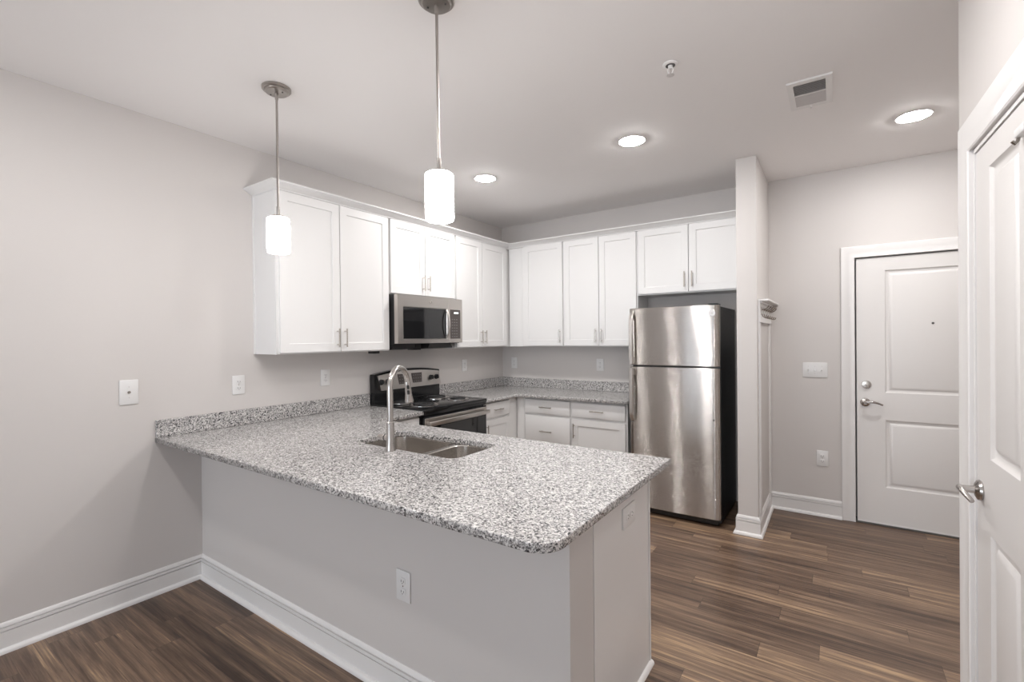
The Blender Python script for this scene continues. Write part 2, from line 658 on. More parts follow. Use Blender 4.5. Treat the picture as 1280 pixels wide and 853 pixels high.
# knee wall and wing wall
struct(MB().box(0, KX, KY, -3.071, 0, 0.88).build('wall_peninsula', 'wall', smooth=0))
struct(MB().box(PX0, PX1, PY, 0, 0, H, bev=0.004).build('wall_wing', 'wall', smooth=0))

BASE = [(0, 0), (0.030, 0), (0.030, 0.007), (0.0265, 0.016), (0.0205, 0.0215), (0.014, 0.023), (0.014, 0.098),
        (0.004, 0.0985), (0.004, 0.1020), (0.014, 0.1028), (0.014, 0.1165), (0.003, 0.117), (0.003, 0.1205), (0.0105, 0.1212), (0.0088, 0.133), (0.003, 0.141), (0, 0.141)]
struct(MB().sweep([(0, YE), (0, KY), (KX, KY), (KX, -3.10)], BASE).build('baseboard_left', 'trim'))
struct(MB().sweep([(PX0, -0.60), (PX0, PY), (PX1, PY), (PX1, 0), (3.3062, 0)], BASE).build('baseboard_back', 'trim'))
ca = TR(0.08, 0, 0)
cb_ = TR(0, 0, 0)
struct(MB().sweep([(XE, -2.2), (cb_.x, cb_.y), (ca.x, ca.y)], BASE, side=-1).build('baseboard_right', 'trim'))
SHOE = [(0, 0), (0.018, 0), (0.017, 0.007), (0.0125, 0.0135), (0.006, 0.017), (0, 0.018)]
struct(MB().sweep([(KX, -3.09), (KX, -2.476)], SHOE).build('trim_peninsula', 'trim'))

# door casings: stepped profile mitred around the opening
CAS = [(0, 0), (0, 0.012), (0.004, 0.015), (0.012, 0.011), (0.040, 0.011), (0.046, 0.014), (0.070, 0.019), (0.078, 0.019), (0.081, 0.016), (0.081, 0)]


def casing(name, T, u0, u1, zt, width):
    mb = MB()
    k = width / 0.081
    loops = []
    for (pu, pv, su, sv) in ((u0, 0, -1, 0), (u0, zt, -1, 1), (u1, zt, 1, 1), (u1, 0, 1, 0)):
        loops.append([T(pu + su * o * k, pv + sv * o * k, w) for o, w in CAS])
    mb.loft(loops)
    return struct(mb.build(name, 'trim'))


casing('trim_entry', TB(), DX0 - 0.004, DX1 + 0.004, DZ + 0.002, 0.088)
casing('trim_closet', TR, CU0 - 0.012, CU1 + 0.012, CZ + 0.006, 0.108)
jb = MB()
jb.box(DX0 - 0.02, DX0 - 0.004, 0, DZ + 0.004, -0.15, 0.0, TB())
jb.box(DX1 + 0.004, DX1 + 0.02, 0, DZ + 0.004, -0.15, 0.0, TB())
jb.box(DX0 - 0.02, DX1 + 0.02, DZ + 0.004, DZ + 0.02, -0.15, 0.0, TB())
struct(jb.build('trim_entry_jamb', 'trim', smooth=0))
jb = MB()
jb.box(CU0, CU0 + 0.014, 0, CZ, -0.12, 0.004, TR)
jb.box(CU1 - 0.014, CU1, 0, CZ, -0.12, 0.004, TR)
jb.box(CU0, CU1, CZ - 0.012, CZ, -0.12, 0.004, TR)
struct(jb.build('trim_closet_jamb', 'trim', smooth=0))
struct(MB().box(DX0 - 0.004, DX1 + 0.004, -0.005, 0.14, 0.0, 0.012).build('trim_threshold', 'slot', smooth=0))

MOULD = [(0.004, -0.001), (0.008, -0.008), (0.018, -0.013), (0.028, -0.013), (0.040, -0.004), (0.050, -0.002)]


def lever_set(parent, T, u, v, way, w0, mat='nickel'):
    # domed rosette, neck, and a curved lever reaching along the door
    mb = MB()
    o = T(u, v, w0)
    n = (T(u, v, w0 + 1) - o).normalized()
    mb.lathe([(0.031, 0), (0.033, 0.004), (0.031, 0.010), (0.022, 0.015), (0.012, 0.018), (0.011, 0.045), (0.012, 0.052)], o, n, 28)
    h = mb.build('rosette', mat, parent)
    mb = MB()
    pts, rad = [], []
    for k in range(13):
        s = k / 12
        pts.append(T(u + way * (s * 0.115 - 0.010), v + 0.010 * math.sin(s * PI) - 0.012 * s * s, w0 + 0.050 + 0.012 * math.sin(s * PI * 0.9) - 0.010 * s))
        rad.append(0.0105 * (1 - 0.35 * s) if s > 0 else 0.007)
    mb.tube(pts, rad, 12)
    mb.build('lever', mat, parent)


# entry door
d1 = thing('door_1', 'white two panel entry door at the end of the hall', 'door', ((DX0 + DX1) / 2, 0.03, 0))
struct(d1)
MB().panelled(DX0 + 0.007, DX1 - 0.003, 0.022, DZ - 0.006, -0.055, -0.008,
              [(3.578, 4.15, 0.292, 0.817), (3.578, 4.15, 1.019, 1.96)], MOULD, TB()).build('door_leaf', 'door', d1)
MB().box(DX0 + 0.007, DX1 - 0.003, 0.012, 0.024, -0.006, -0.004, TB()).build('door_sweep', 'trim', d1, 0)
lever_set(d1, TB(), 3.458, 0.943, 1, -0.008, 'faucet')
mb = MB()
mb.lathe([(0.031, 0), (0.032, 0.004), (0.029, 0.011), (0.015, 0.013)], TB()(3.466, 1.08, -0.008), (0, -1, 0), 28)
db = mb.build('deadbolt', 'nickel', d1)
MB().box(3.466 - 0.012, 3.466 + 0.012, 1.077, 1.083, 0.005, 0.016, TB(), 0.002).build('thumb_turn', 'nickel', db)
MB().lathe([(0.008, 0), (0.008, 0.003), (0.004, 0.004)], TB()(3.857, 1.547, -0.008), (0, -1, 0), 16).build('peephole', 'slot', d1)

# closet door on the right
q = TR(0.48, 0, -0.02)
d2 = thing('door_2', 'white two panel closet door at the right edge', 'door', (q.x, q.y, 0))
struct(d2)
MB().panelled(CU0 + 0.017, CU1 - 0.017, 0.012, CZ - 0.016, -0.035, 0.0,
              [(0.345, 0.61, 0.29, 0.853), (0.345, 0.61, 1.075, 1.985)],
              [(0.006, -0.001), (0.012, -0.008), (0.022, -0.012), (0.034, -0.012), (0.046, -0.004), (0.054, -0.002)], TR).build('door_leaf', 'door', d2)
lever_set(d2, TR, 0.262, 0.962, 1, 0.0, 'faucet')

# ------------------------------------------------------------------ kitchen cabinets
SH = [(0.0015, -0.0055), (0.003, -0.0075)]


def pull(parent, T, u, v, w, vertical=True, L=0.134):
    mb = MB()
    rr = 0.0055
    if vertical:
        mb.tube([T(u, v - L / 2, w + 0.030), T(u, v + L / 2, w + 0.030)], rr, 10)
        for s in (-1, 1):
            mb.tube([T(u, v + s * 0.048, w), T(u, v + s * 0.048, w + 0.030)], 0.0045, 8)
    else:
        mb.tube([T(u - L / 2, v, w + 0.030), T(u + L / 2, v, w + 0.030)], rr, 10)
        for s in (-1, 1):
            mb.tube([T(u + s * 0.048, v, w), T(u + s * 0.048, v, w + 0.030)], 0.0045, 8)
    mb.build('handle', 'nickel', parent)


def cabinet(name, label, T, loc, body, depth, doors=(), drawers=(), extra=None):
    t = thing(name, label, 'cabinet', loc)
    mb = MB()
    for q in body:
        mb.box(*q, T)
    if extra:
        extra(mb)
    mb.build('carcass', 'cab', t, 0)
    for (u0, u1, v0, v1, hu, hv) in doors:
        st = 0.058
        d = MB().panelled(u0, u1, v0, v1, depth + 0.001, depth + 0.020, [(u0 + st, u1 - st, v0 + st, v1 - st)], SH, T).build('door', 'cab', t)
        pull(d, T, hu, hv, depth + 0.020)
    for (u0, u1, v0, v1) in drawers:
        d = MB().box(u0, u1, v0, v1, depth + 0.001, depth + 0.020, T, 0.0025, 2).build('drawer', 'cab', t)
        pull(d, T, (u0 + u1) / 2, (v0 + v1) / 2, depth + 0.020, False)
    return t


ZU, ZT, D0 = 1.378, 2.447, 0.285
A0, A1, A2 = -2.909, -1.978, -1.180
TL0, TB0 = TL(), TB()


def end_strips(mb):
    mb.box(A0 - 0.005, A0 + 0.001, ZU, ZT + 0.001, 0.0, 0.020, TL0)
    mb.box(A0 - 0.005, A0 + 0.001, ZU, ZT + 0.001, D0 - 0.018, D0, TL0)


c1 = cabinet('wall_cabinet', 'white wall cabinet with two tall doors on the left wall, left of the microwave', TL0, (0, (A0 + A1) / 2, ZU),
             [(A0, A1 - 0.001, ZU, ZT + 0.001, 0.002, D0)], D0,
             [(A0 + 0.014, -2.447, ZU + 0.010, ZT, -2.475, ZU + 0.106), (-2.440, A1 - 0.014, ZU + 0.010, ZT, -2.412, ZU + 0.106)], extra=end_strips)
MB().box(-2.09, -2.02, ZU - 0.022, ZU, 0.16, 0.22, TL0, 0.003).build('bracket', 'blackm', c1)['label'] = 'small black bracket under the cabinet'
cabinet('wall_cabinet', 'short white wall cabinet with two doors above the microwave', TL0, (0, (A1 + A2) / 2, 1.838),
        [(A1, A2 - 0.001, 1.838, ZT + 0.001, 0.002, D0)], D0,
        [(A1 + 0.012, -1.583, 1.848, ZT, -1.611, 1.954), (-1.576, A2 - 0.012, 1.848, ZT, -1.548, 1.954)])
cabinet('wall_cabinet', 'white wall cabinet with two narrow doors in the corner right of the microwave', TL0, (0, (A2 - 0.305) / 2, ZU),
        [(A2, -0.002, ZU, ZT + 0.001, 0.002, D0)], D0,
        [(A2 + 0.012, -0.776, ZU + 0.010, ZT, -0.804, ZU + 0.106), (-0.769, -0.345, ZU + 0.010, ZT, -0.741, ZU + 0.106)])
cabinet('wall_cabinet', 'white wall cabinet with a single door on the back wall next to the corner', TB0, (0.66, 0, ZU),
        [(D0 + 0.022, 0.983, ZU, ZT + 0.001, 0.002, D0), (D0 + 0.022, 0.47, ZU, ZT + 0.001, D0, D0 + 0.004)], D0,
        [(0.503, 0.974, ZU + 0.010, ZT, 0.946, ZU + 0.106)])
cabinet('wall_cabinet', 'white wall cabinet with two tall narrow doors on the back wall, left of the refrigerator', TB0, (1.37, 0, ZU),
        [(0.984, 1.757, ZU, ZT + 0.001, 0.002, D0)], D0,
        [(0.994, 1.370, ZU + 0.010, ZT, 1.342, ZU + 0.106), (1.377, 1.746, ZU + 0.010, ZT, 1.405, ZU + 0.106)])
cabinet('wall_cabinet', 'short white wall cabinet with two wide doors above the refrigerator', TB0, (2.2, 0, 1.85),
        [(1.758, PX0 - 0.002, 1.850, ZT + 0.001, 0.002, D0)], D0,
        [(1.770, 2.214, 1.862, ZT, 2.186, 1.968), (2.222, 2.652, 1.862, ZT, 2.250, 1.968)])
CROWN = [(-0.022, 2.449), (0.003, 2.449), (0.004, 2.456), (0.012, 2.460), (0.026, 2.468), (0.043, 2.480), (0.055, 2.484), (0.0605, 2.487), (0.0605, 2.4955), (-0.022, 2.4955)]
tag(MB().sweep([(0.002, A0), (0.305, A0), (0.305, -0.305), (PX0 - 0.002, -0.305)], CROWN).build('crown_molding', 'cab'),
    'white crown molding running along the tops of all wall cabinets', 'molding')

BZ = 0.879
BD = 0.590
RY0, RY1 = -1.955, -1.168      # range
cabinet('base_cabinet', 'white base cabinet with a drawer over a door in the corner right of the range', TL0, (0.3, -0.7, 0),
        [(RY1 + 0.003, -0.002, 0.10, BZ, 0.002, BD), (RY1 + 0.003, -0.002, 0.0, 0.10, 0.002, BD - 0.075)], BD,
        [(RY1 + 0.012, -0.745, 0.125, 0.703, RY1 + 0.040, 0.60)], [(RY1 + 0.012, -0.745, 0.725, 0.861)],
        extra=lambda mb: mb.box(-0.735, -0.612, 0.10, BZ, BD, BD + 0.006, TL0))
cabinet('base_cabinet', 'white base cabinet with a stack of drawers on the back wall next to the corner', TB0, (0.93, -0.3, 0),
        [(BD + 0.008, 1.213, 0.10, BZ, 0.002, BD), (BD + 0.008, 1.213, 0.0, 0.10, 0.002, BD - 0.075), (BD + 0.008, 0.690, 0.10, BZ, BD, BD + 0.006)], BD,
        [], [(0.702, 1.203, 0.725, 0.861), (0.702, 1.203, 0.415, 0.703), (0.702, 1.203, 0.125, 0.395)])
cabinet('base_cabinet', 'white base cabinet with a drawer over a door beside the refrigerator', TB0, (1.49, -0.3, 0),
        [(1.214, 1.765, 0.10, BZ, 0.002, BD), (1.214, 1.765, 0.0, 0.10, 0.002, BD - 0.075)], BD,
        [(1.226, 1.748, 0.125, 0.703, 1.254, 0.60)], [(1.226, 1.748, 0.725, 0.861)])
cabinet('base_cabinet', 'narrow white base cabinet under the granite between the range and the peninsula', TL0, (0.3, -2.15, 0),
        [(-2.476, RY0 - 0.004, 0.10, BZ, 0.002, BD), (-2.476, RY0 - 0.004, 0.0, 0.10, 0.002, BD - 0.075)], BD,
        [(-2.400, RY0 - 0.014, 0.125, 0.703, RY0 - 0.045, 0.60)], [(-2.400, RY0 - 0.014, 0.725, 0.861)])
TK = lambda u, v, w: Vector((u, -3.07 + w, v))
pc = cabinet('peninsula_cabinet', 'long white base cabinet behind the peninsula wall under the sink', TK, (1.6, -2.8, 0),
             [(0.62, 1.02, 0.10, BZ, 0.002, 0.570), (1.85, KX - 0.020, 0.10, BZ, 0.002, 0.570), (1.02, 1.85, 0.10, 0.66, 0.002, 0.570),
              (1.02, 1.85, 0.66, BZ, 0.552, 0.570), (0.62, KX - 0.020, 0.0, 0.10, 0.002, 0.5)], 0.570,
             [(0.66, 1.00, 0.125, 0.861, 0.97, 0.70), (1.03, 1.43, 0.125, 0.703, 1.40, 0.60), (1.44, 1.84, 0.125, 0.703, 1.47, 0.60), (1.87, 2.54, 0.125, 0.703, 1.90, 0.60)],
             [(1.87, 2.54, 0.725, 0.861)])
MB().box(KX - 0.019, KX + 0.0015, 0.0, BZ, 0.003, 0.572, TK, 0.001).build('end_panel', 'panel', pc, 0)
MB().box(KX - 0.019, KX + 0.004, 0.0, BZ, 0.577, 0.595, TK, 0.002).build('end_stile', 'cab', pc, 0)

# ------------------------------------------------------------------ granite
XE_, P0, P1 = 2.6466, -3.4865, -2.378
CR = 0.085
outer = [(0, P0), (XE_ - CR, P0)]
for k in range(1, 13):
    t = -PI / 2 + PI / 2 * k / 12
    outer.append((XE_ - CR + CR * math.cos(t), P0 + CR + CR * math.sin(t)))
outer += [(XE_, P1), (0.648, P1), (0.648, RY0 - 0.004), (0, RY0 - 0.004)]
SX0, SX1, SY0, SY1 = 1.075, 1.812, -2.925, -2.570
hole = rrect(SX0, SX1, SY0, SY1, 0.055)[::-1]
ct = thing('countertop', 'speckled granite peninsula countertop with the sink cut into it', 'countertop', (1.3, -3.0, 0.88))
slab_with_holes(outer, [hole], 0.8805, ZC).build('slab', 'granite', ct, 0)
tag(MB().box(P0 + 0.002, RY0 - 0.005, ZC, ZC + 0.102, 0.0, 0.020, TL0, 0.003).build('backsplash', 'granite'), 'granite backsplash strip on the left wall along the peninsula end, left of the range', 'backsplash')
cr_ = thing('countertop', 'speckled granite corner countertop between the range and the refrigerator', 'countertop', (0.7, -0.4, 0.88))
slab_with_holes([(0, RY1 + 0.003), (0.648, RY1 + 0.003), (0.648, -0.648), (1.776, -0.648), (1.776, 0), (0, 0)], [], 0.8805, ZC).build('slab', 'granite', cr_, 0)
tag(MB().box(RY1 + 0.004, 0, ZC, ZC + 0.102, 0.0, 0.020, TL0, 0.003).build('backsplash', 'granite'), 'granite backsplash strip on the left wall between the range and the corner', 'backsplash')
tag(MB().box(0.0205, 1.776, ZC, ZC + 0.102, 0.0, 0.020, TB0, 0.003).build('backsplash', 'granite'), 'granite backsplash strip on the back wall left of the refrigerator', 'backsplash')

# ------------------------------------------------------------------ sink
sk = thing('sink', 'stainless double bowl sink set under the granite', 'sink', (1.44, -2.75, 0.70))


def bowl(x0, x1, y0, y1, zb, fx0, fx1):
    mb = MB()
    zt = 0.8795
    N = 6
    prof = [(None, zt, 0.05), (0.0, zt, 0.06), (0.003, zt - 0.004, 0.06), (0.008, zt - 0.08, 0.06), (0.012, zb + 0.05, 0.06), (0.020, zb + 0.02, 0.06), (0.045, zb + 0.003, 0.055), (0.09, zb, 0.03)]
    loops = []
    for ins, z, rr in prof:
        if ins is None:
            pts = rrect(fx0, fx1, y0 - 0.02, y1 + 0.02, 0.006, N)
        else:
            pts = rrect(x0 + ins, x1 - ins, y0 + ins, y1 - ins, rr, N)
        loops.append([Vector((x, y, z)) for x, y in pts])
    mb.loft(loops, cap0=False)
    # outer skin gives the bowl its gauge
    lo = [[Vector((x, y, z - 0.002)) for x, y in rrect(fx0, fx1, y0 - 0.02, y1 + 0.02, 0.006, N)] for z in (zt,)]
    for ins, z in ((-0.002, zt - 0.002), (0.006, zb + 0.05), (0.04, zb - 0.002), (0.09, zb - 0.003)):
        lo.append([Vector((x, y, z)) for x, y in rrect(x0 + ins, x1 - ins, y0 + ins, y1 - ins, 0.05 if ins < 0.05 else 0.03, N)])
    mb.loft(lo, cap0=False)
    b_ = mb.build('bowl', 'sink', sk)
    cx, cy = (x0 + x1) / 2, (y0 + y1) / 2
    MB().lathe([(0.045, 0), (0.045, 0.003), (0.036, 0.004), (0.03, 0.001), (0.01, 0.0005)], (cx, cy, zb), n=24).build('drain', 'chrome', b_)


bowl(SX0 - 0.008, 1.515, SY0 - 0.006, SY1 + 0.006, 0.70, SX0 - 0.03, 1.528)
bowl(1.543, SX1 + 0.008, SY0 - 0.006, SY1 + 0.006, 0.73, 1.5285, SX1 + 0.03)

# ------------------------------------------------------------------ faucet
fa = thing('faucet', 'tall brushed nickel gooseneck faucet standing behind the sink', 'faucet', (1.430, -2.968, ZC))
fx, fy = 1.430, -2.968
MB().lathe([(0.0250, 0), (0.0250, 0.004), (0.0232, 0.014), (0.0210, 0.04), (0.0195, 0.08), (0.0188, 0.136), (0.0200, 0.138), (0.0200, 0.143), (0.0175, 0.145), (0.0155, 0.147)], (fx, fy, ZC), n=28).build('base', 'faucet', fa)
dv = Vector((-math.sin(math.radians(21)), math.cos(math.radians(21)), 0))
Rn = 0.098
pts = [Vector((fx, fy, ZC + 0.140)), Vector((fx, fy, 1.223))]
c0 = Vector((fx, fy, 1.223)) + dv * Rn
for k in range(1, 21):
    t = PI - math.radians(172) * k / 20
    pts.append(c0 + dv * Rn * math.cos(t) + Vector((0, 0, Rn * math.sin(t))))
MB().tube(pts, 0.0150, 18).build('neck', 'faucet', fa)
e = pts[-1]
hd = (dv * 0.18 + Vector((0, 0, -1))).normalized()
h = MB().lathe([(0.015, -0.004), (0.0165, 0.0), (0.0165, 0.03), (0.018, 0.07), (0.0225, 0.098), (0.0235, 0.108), (0.021, 0.112)], e, hd, 24).build('spray_head', 'faucet', fa)
sd = Vector((0.75, -0.66, 0)).normalized()
sd = (sd - hd * sd.dot(hd)).normalized()
bt = MB()
s2 = hd.cross(sd)
for z0, z1 in ((0.012, 0.034), (0.040, 0.064)):
    lp = []
    for w in (0.012, 0.020):
        lp.append([e + hd * z + s2 * x + sd * w for x, z in rrect(-0.0065, 0.0065, z0, z1, 0.004, 4)])
    bt.loft(lp)
bt.build('button', 'blackm', h)
MB().lathe([(0.019, 0), (0.019, 0.001), (0.008, 0.003)], e + hd * 0.111, hd, 20).build('nozzle', 'blackm', h)
MB().tube([(fx - 0.008, fy, ZC + 0.064), (fx - 0.034, fy, ZC + 0.064)], 0.0165, 20).build('valve_hub', 'faucet', fa)
MB().tube([(fx - 0.034, fy, ZC + 0.064), (fx - 0.038, fy, ZC + 0.064)], 0.0178, 20).build('valve_ring', 'blackm', fa)
lv = MB()
lv.lathe([(0.0165, 0), (0.0175, 0.003), (0.0175, 0.038), (0.015, 0.044)], (fx - 0.038, fy, ZC + 0.064), (-1, 0, 0), 20)
lv.tube([(fx - 0.055, fy + 0.010, ZC + 0.068), (fx - 0.058, fy + 0.045, ZC + 0.074), (fx - 0.060, fy + 0.085, ZC + 0.078)], [0.006, 0.0055, 0.005], 10)
lv.build('handle', 'faucet', fa)

# ------------------------------------------------------------------ range
rg = thing('range', 'freestanding black and stainless electric range against the left wall', 'stove', (0.33, (RY0 + RY1) / 2, 0))
ym = (RY0 + RY1) / 2
b = MB()
b.box(RY0, RY1, 0.02, 0.895, 0.02, 0.615, TL0)
b.build('body', 'blackm', rg, 0)
b = MB()
b.box(RY0 - 0.002, RY1 + 0.002, 0.895, 0.925, 0.06, 0.655, TL0, 0.006, 2)
b.build('cooktop', 'black', rg)
b = MB()
b.box(RY0, RY1, 0.868, 0.896, 0.615, 0.645, TL0, 0.003)
b.build('vent_strip', 'black', rg)
# back guard with an arched top
bg = MB()
arch = [(RY0, 0.905), (RY1, 0.905), (RY1, 1.150)]
for k in range(0, 25):
    s = k / 24
    y = RY1 + (RY0 - RY1) * s
    arch.append((y, 1.172 + 0.034 * (1 - (2 * s - 1) ** 2)))
arch.append((RY0, 1.150))
bg.prism(arch, 0.015, 0.070, TL0)
gd = bg.build('back_guard', 'black', rg)
# stainless console face on the guard, leaning back


def guard_front(y, v):
    return 0.098 - (v - 1.03) * 0.16


con = MB()
n = 24
top, bot = [], []
for k in range(n + 1):
    s = k / n
    y = RY0 + 0.028 + (RY1 - RY0 - 0.040) * s
    zt = 1.160 + 0.026 * (1 - (2 * s - 1) ** 2)
    top.append((y, zt))
    bot.append((RY0 + 0.048 + (RY1 - RY0 - 0.055) * s, 1.034))
l0 = [Vector((guard_front(y, v), y, v)) for y, v in bot] + [Vector((guard_front(y, v), y, v)) for y, v in top[::-1]]
l1 = [Vector((0.068, p.y, p.z)) for p in l0]
con.loft([l1, l0])
cs = con.build('console', 'steel2', rg)
sl = Vector((1, 0, 0.16)).normalized()
for ky in (-1.900, -1.822, -1.305, -1.232):
    o = Vector((guard_front(ky, 1.105), ky, 1.105))
    kb = MB()
    kb.lathe([(0.024, 0.0), (0.024, 0.006), (0.019, 0.008), (0.018, 0.024), (0.015, 0.027)], o, sl, 24)
    kn = kb.build('knob', 'blackm', rg)
    up = Vector((0, 1, 0)).cross(sl) * -1
    g = MB()
    g.loft([[o + sl * w + Vector((0, y, 0)) + up * z for y, z in ((-0.004, -0.019), (0.004, -0.019), (0.004, 0.019), (-0.004, 0.019))] for w in (0.020, 0.034)])
    g.build('grip', 'blackm', kn)
for (ya, yb) in ((-1.70, -1.575), (-1.535, -1.415)):
    d = MB()
    pts_ = []
    for y, v in ((ya - 0.002, 1.072), (yb - 0.012, 1.072), (yb, 1.160), (ya - 0.012, 1.160)):
        pts_.append((y, v))
    d.loft([[Vector((guard_front(y, v) - 0.004, y, v)) for y, v in pts_], [Vector((guard_front(y, v) + 0.003, y, v)) for y, v in pts_]])
    dp = d.build('display', 'display', cs, 0)
    for i in range(4):
        for j in range(3):
            y = ya + 0.012 + (yb - ya - 0.036) * i / 3
            v = 1.084 + 0.028 * j
            kk = MB()
            kk.loft([[Vector((guard_front(y, v) + w, y + p, v + s_)) for p, s_ in ((-0.006, -0.003), (0.006, -0.003), (0.006, 0.003), (-0.006, 0.003))] for w in (0.001, 0.0036)])
            kk.build('button', 'key', dp, 0)
# burners: chrome drip pan, coil
for (bx, by, br) in ((0.21, -1.775, 0.075), (0.47, -1.775, 0.095), (0.21, -1.350, 0.095), (0.47, -1.350, 0.075)):
    pn = MB().lathe([(br + 0.022, 0.0), (br + 0.022, 0.004), (br + 0.016, 0.006), (br + 0.008, 0.002), (0.03, 0.0012), (0.01, 0.0012)], (bx, by, 0.925), n=40).build('drip_pan', 'chrome', rg)
    sp_ = []
    turns = 4.0
    for k in range(int(turns * 28) + 1):
        t = k / 28 * 2 * PI
        rr = 0.018 + (br - 0.018) * k / (turns * 28)
        sp_.append(Vector((bx + rr * math.cos(t), by + rr * math.sin(t), 0.9345)))
    MB().tube(sp_, 0.0048, 8).build('coil', 'blackm', pn)
# oven door with window and handle
od = MB()
od.box(RY0 + 0.004, RY1 - 0.004, 0.175, 0.862, 0.616, 0.650, TL0, 0.004, 2)
door = od.build('oven_door', 'black', rg)
MB().box(RY0 + 0.012, RY1 - 0.012, 0.20, 0.775, 0.650, 0.653, TL0, 0.001).build('oven_glass', 'glass', door)
MB().box(RY0 + 0.004, RY1 - 0.004, 0.780, 0.850, 0.648, 0.655, TL0, 0.002).build('door_trim', 'steel2', door)
hb = MB()
hb.box(RY0 + 0.012, RY1 - 0.012, 0.797, 0.828, 0.684, 0.704, TL0, 0.007, 3)
hb.box(RY0 + 0.016, RY0 + 0.040, 0.800, 0.826, 0.652, 0.690, TL0, 0.004)
hb.box(RY1 - 0.040, RY1 - 0.016, 0.800, 0.826, 0.652, 0.690, TL0, 0.004)
hb.build('handle', 'steel2', door)
MB().box(RY0 + 0.004, RY1 - 0.004, 0.045, 0.168, 0.616, 0.648, TL0, 0.004).build('storage_drawer', 'steel2', rg)
for y in (RY0 + 0.04, RY1 - 0.04):
    for x in (0.08, 0.56):
        MB().lathe([(0.018, 0), (0.018, 0.022)], (x, y, 0), n=12).build('foot', 'blackm', rg)

# ------------------------------------------------------------------ microwave
MZ0, MZ1 = 1.430, 1.836
MY0, MY1 = -1.973, -1.183
mw = thing('microwave', 'stainless over the range microwave hung under the short cabinet', 'microwave', (0.2, (MY0 + MY1) / 2, MZ0))
MB().box(MY0, MY1, MZ0, MZ1, 0.003, 0.345, TL0, 0.002).build('body', 'blackm', mw)
dsp = -1.372
dm = MB()
dm.panelled(MY0 - 0.001, dsp, MZ0 + 0.004, MZ1 - 0.002, 0.346, 0.385, [(MY0 + 0.058, dsp - 0.018, 1.468, 1.738)], [(0.002, -0.004), (0.004, -0.007)], TL0)
dr = dm.build('door', 'steel2', mw)
MB().box(MY0 + 0.063, dsp - 0.023, 1.473, 1.733, 0.377, 0.3795, TL0).build('door_window', 'glass', dr, 0)
hp = []
for k in range(13):
    s = k / 12
    hp.append(TL0(dsp - 0.032, 1.480 + 0.245 * s, 0.388 + 0.036 * math.sin(PI * s) ** 0.6))
MB().tube(hp, [0.008] + [0.010] * 11 + [0.008], 12).build('handle', 'steel2', dr)
em = MB()
oo = TL0(-1.60, 1.787, 0.385)
em.lathe([(0.0145, 0), (0.0145, 0.002), (0.0115, 0.0022), (0.0115, 0.0008)], oo, (1, 0, 0), 24)
emb = em.build('emblem', 'nickel', dr)


def monogram(o, eu, ev, en, s):
    # looping script strokes inside a badge ring
    mb = MB()
    for path in ([(-0.05, 0.42), (-0.45, 0.45), (-0.6, 0.05), (-0.4, -0.4), (-0.1, -0.3), (-0.05, 0.0), (-0.3, 0.02), (-0.1, 0.0), (-0.02, -0.45)],
                 [(0.5, 0.35), (0.25, 0.48), (0.1, 0.2), (0.35, 0.05), (0.1, -0.05), (0.12, -0.4), (0.4, -0.42), (0.58, -0.2)]):
        mb.tube([o + eu * (x * s) + ev * (y * s) + en * 0.0012 for x, y in path], s * 0.075, 6)
    return mb


monogram(oo, Vector((0, 1, 0)), Vector((0, 0, 1)), Vector((1, 0, 0)), 0.0105).build('monogram', 'nickel', emb)
cp = MB().box(dsp + 0.002, MY1 + 0.001, MZ0 + 0.004, MZ1 - 0.002, 0.346, 0.385, TL0, 0.002).build('control_frame', 'steel2', mw)
pn = MB().box(dsp + 0.020, MY1 - 0.030, 1.470, 1.735, 0.385, 0.387, TL0, 0.001).build('control_panel', 'display', cp)
MB().box(dsp + 0.072, MY1 - 0.058, 1.698, 1.712, 0.387, 0.3878, TL0).build('clock', 'lit', pn, 0)
for i in range(3):
    for j in range(7):
        u = dsp + 0.040 + 0.030 * i
        v = 1.486 + 0.026 * j
        MB().box(u, u + 0.016, v, v + 0.006, 0.387, 0.3876, TL0).build('button', 'key', pn, 0)
# underside: two filter pods and the lamp between them
for (ya, yb, yc, yd) in ((MY0 + 0.002, -1.74, -1.965, -1.70), (-1.56, MY1 - 0.10, -1.555, MY1 - 0.05)):
    f = MB()
    f.loft([[TL0(ya, MZ0, 0.10), TL0(yb, MZ0, 0.10), TL0(yb, MZ0, 0.33), TL0(ya, MZ0, 0.33)],
            [TL0(yc, MZ0 - 0.052, 0.14), TL0(yd, MZ0 - 0.052, 0.14), TL0(yd, MZ0 - 0.042, 0.30), TL0(yc, MZ0 - 0.042, 0.30)]])
    f.build('filter', 'blackm', mw, 0)
MB().box(-1.665, -1.605, MZ0 - 0.055, MZ0, 0.16, 0.27, TL0, 0.003).build('work_light', 'blackm', mw)

# ------------------------------------------------------------------ refrigerator
FX0, FX1, FY, FT = 1.842, 2.546, -0.750, 1.706
fr = thing('refrigerator', 'stainless top freezer refrigerator with black sides beside the wing wall', 'refrigerator', ((FX0 + FX1) / 2, -0.4, 0))
TF = TB()
MB().box(FX0 + 0.004, FX1 - 0.004, 0.02, FT - 0.008, 0.045, 0.675, TF, 0.004).build('body', 'blackm', fr)
MB().box(FX0 + 0.02, FX1 - 0.02, 0.012, 0.058, 0.675, 0.705, TF, 0.003).build('kick_grille', 'blackm', fr)
for x in (FX0 + 0.06, FX1 - 0.06):
    for y in (-0.12, -0.62):
        MB().lathe([(0.02, 0), (0.02, 0.022)], (x, y, 0), n=12).build('foot', 'blackm', fr)


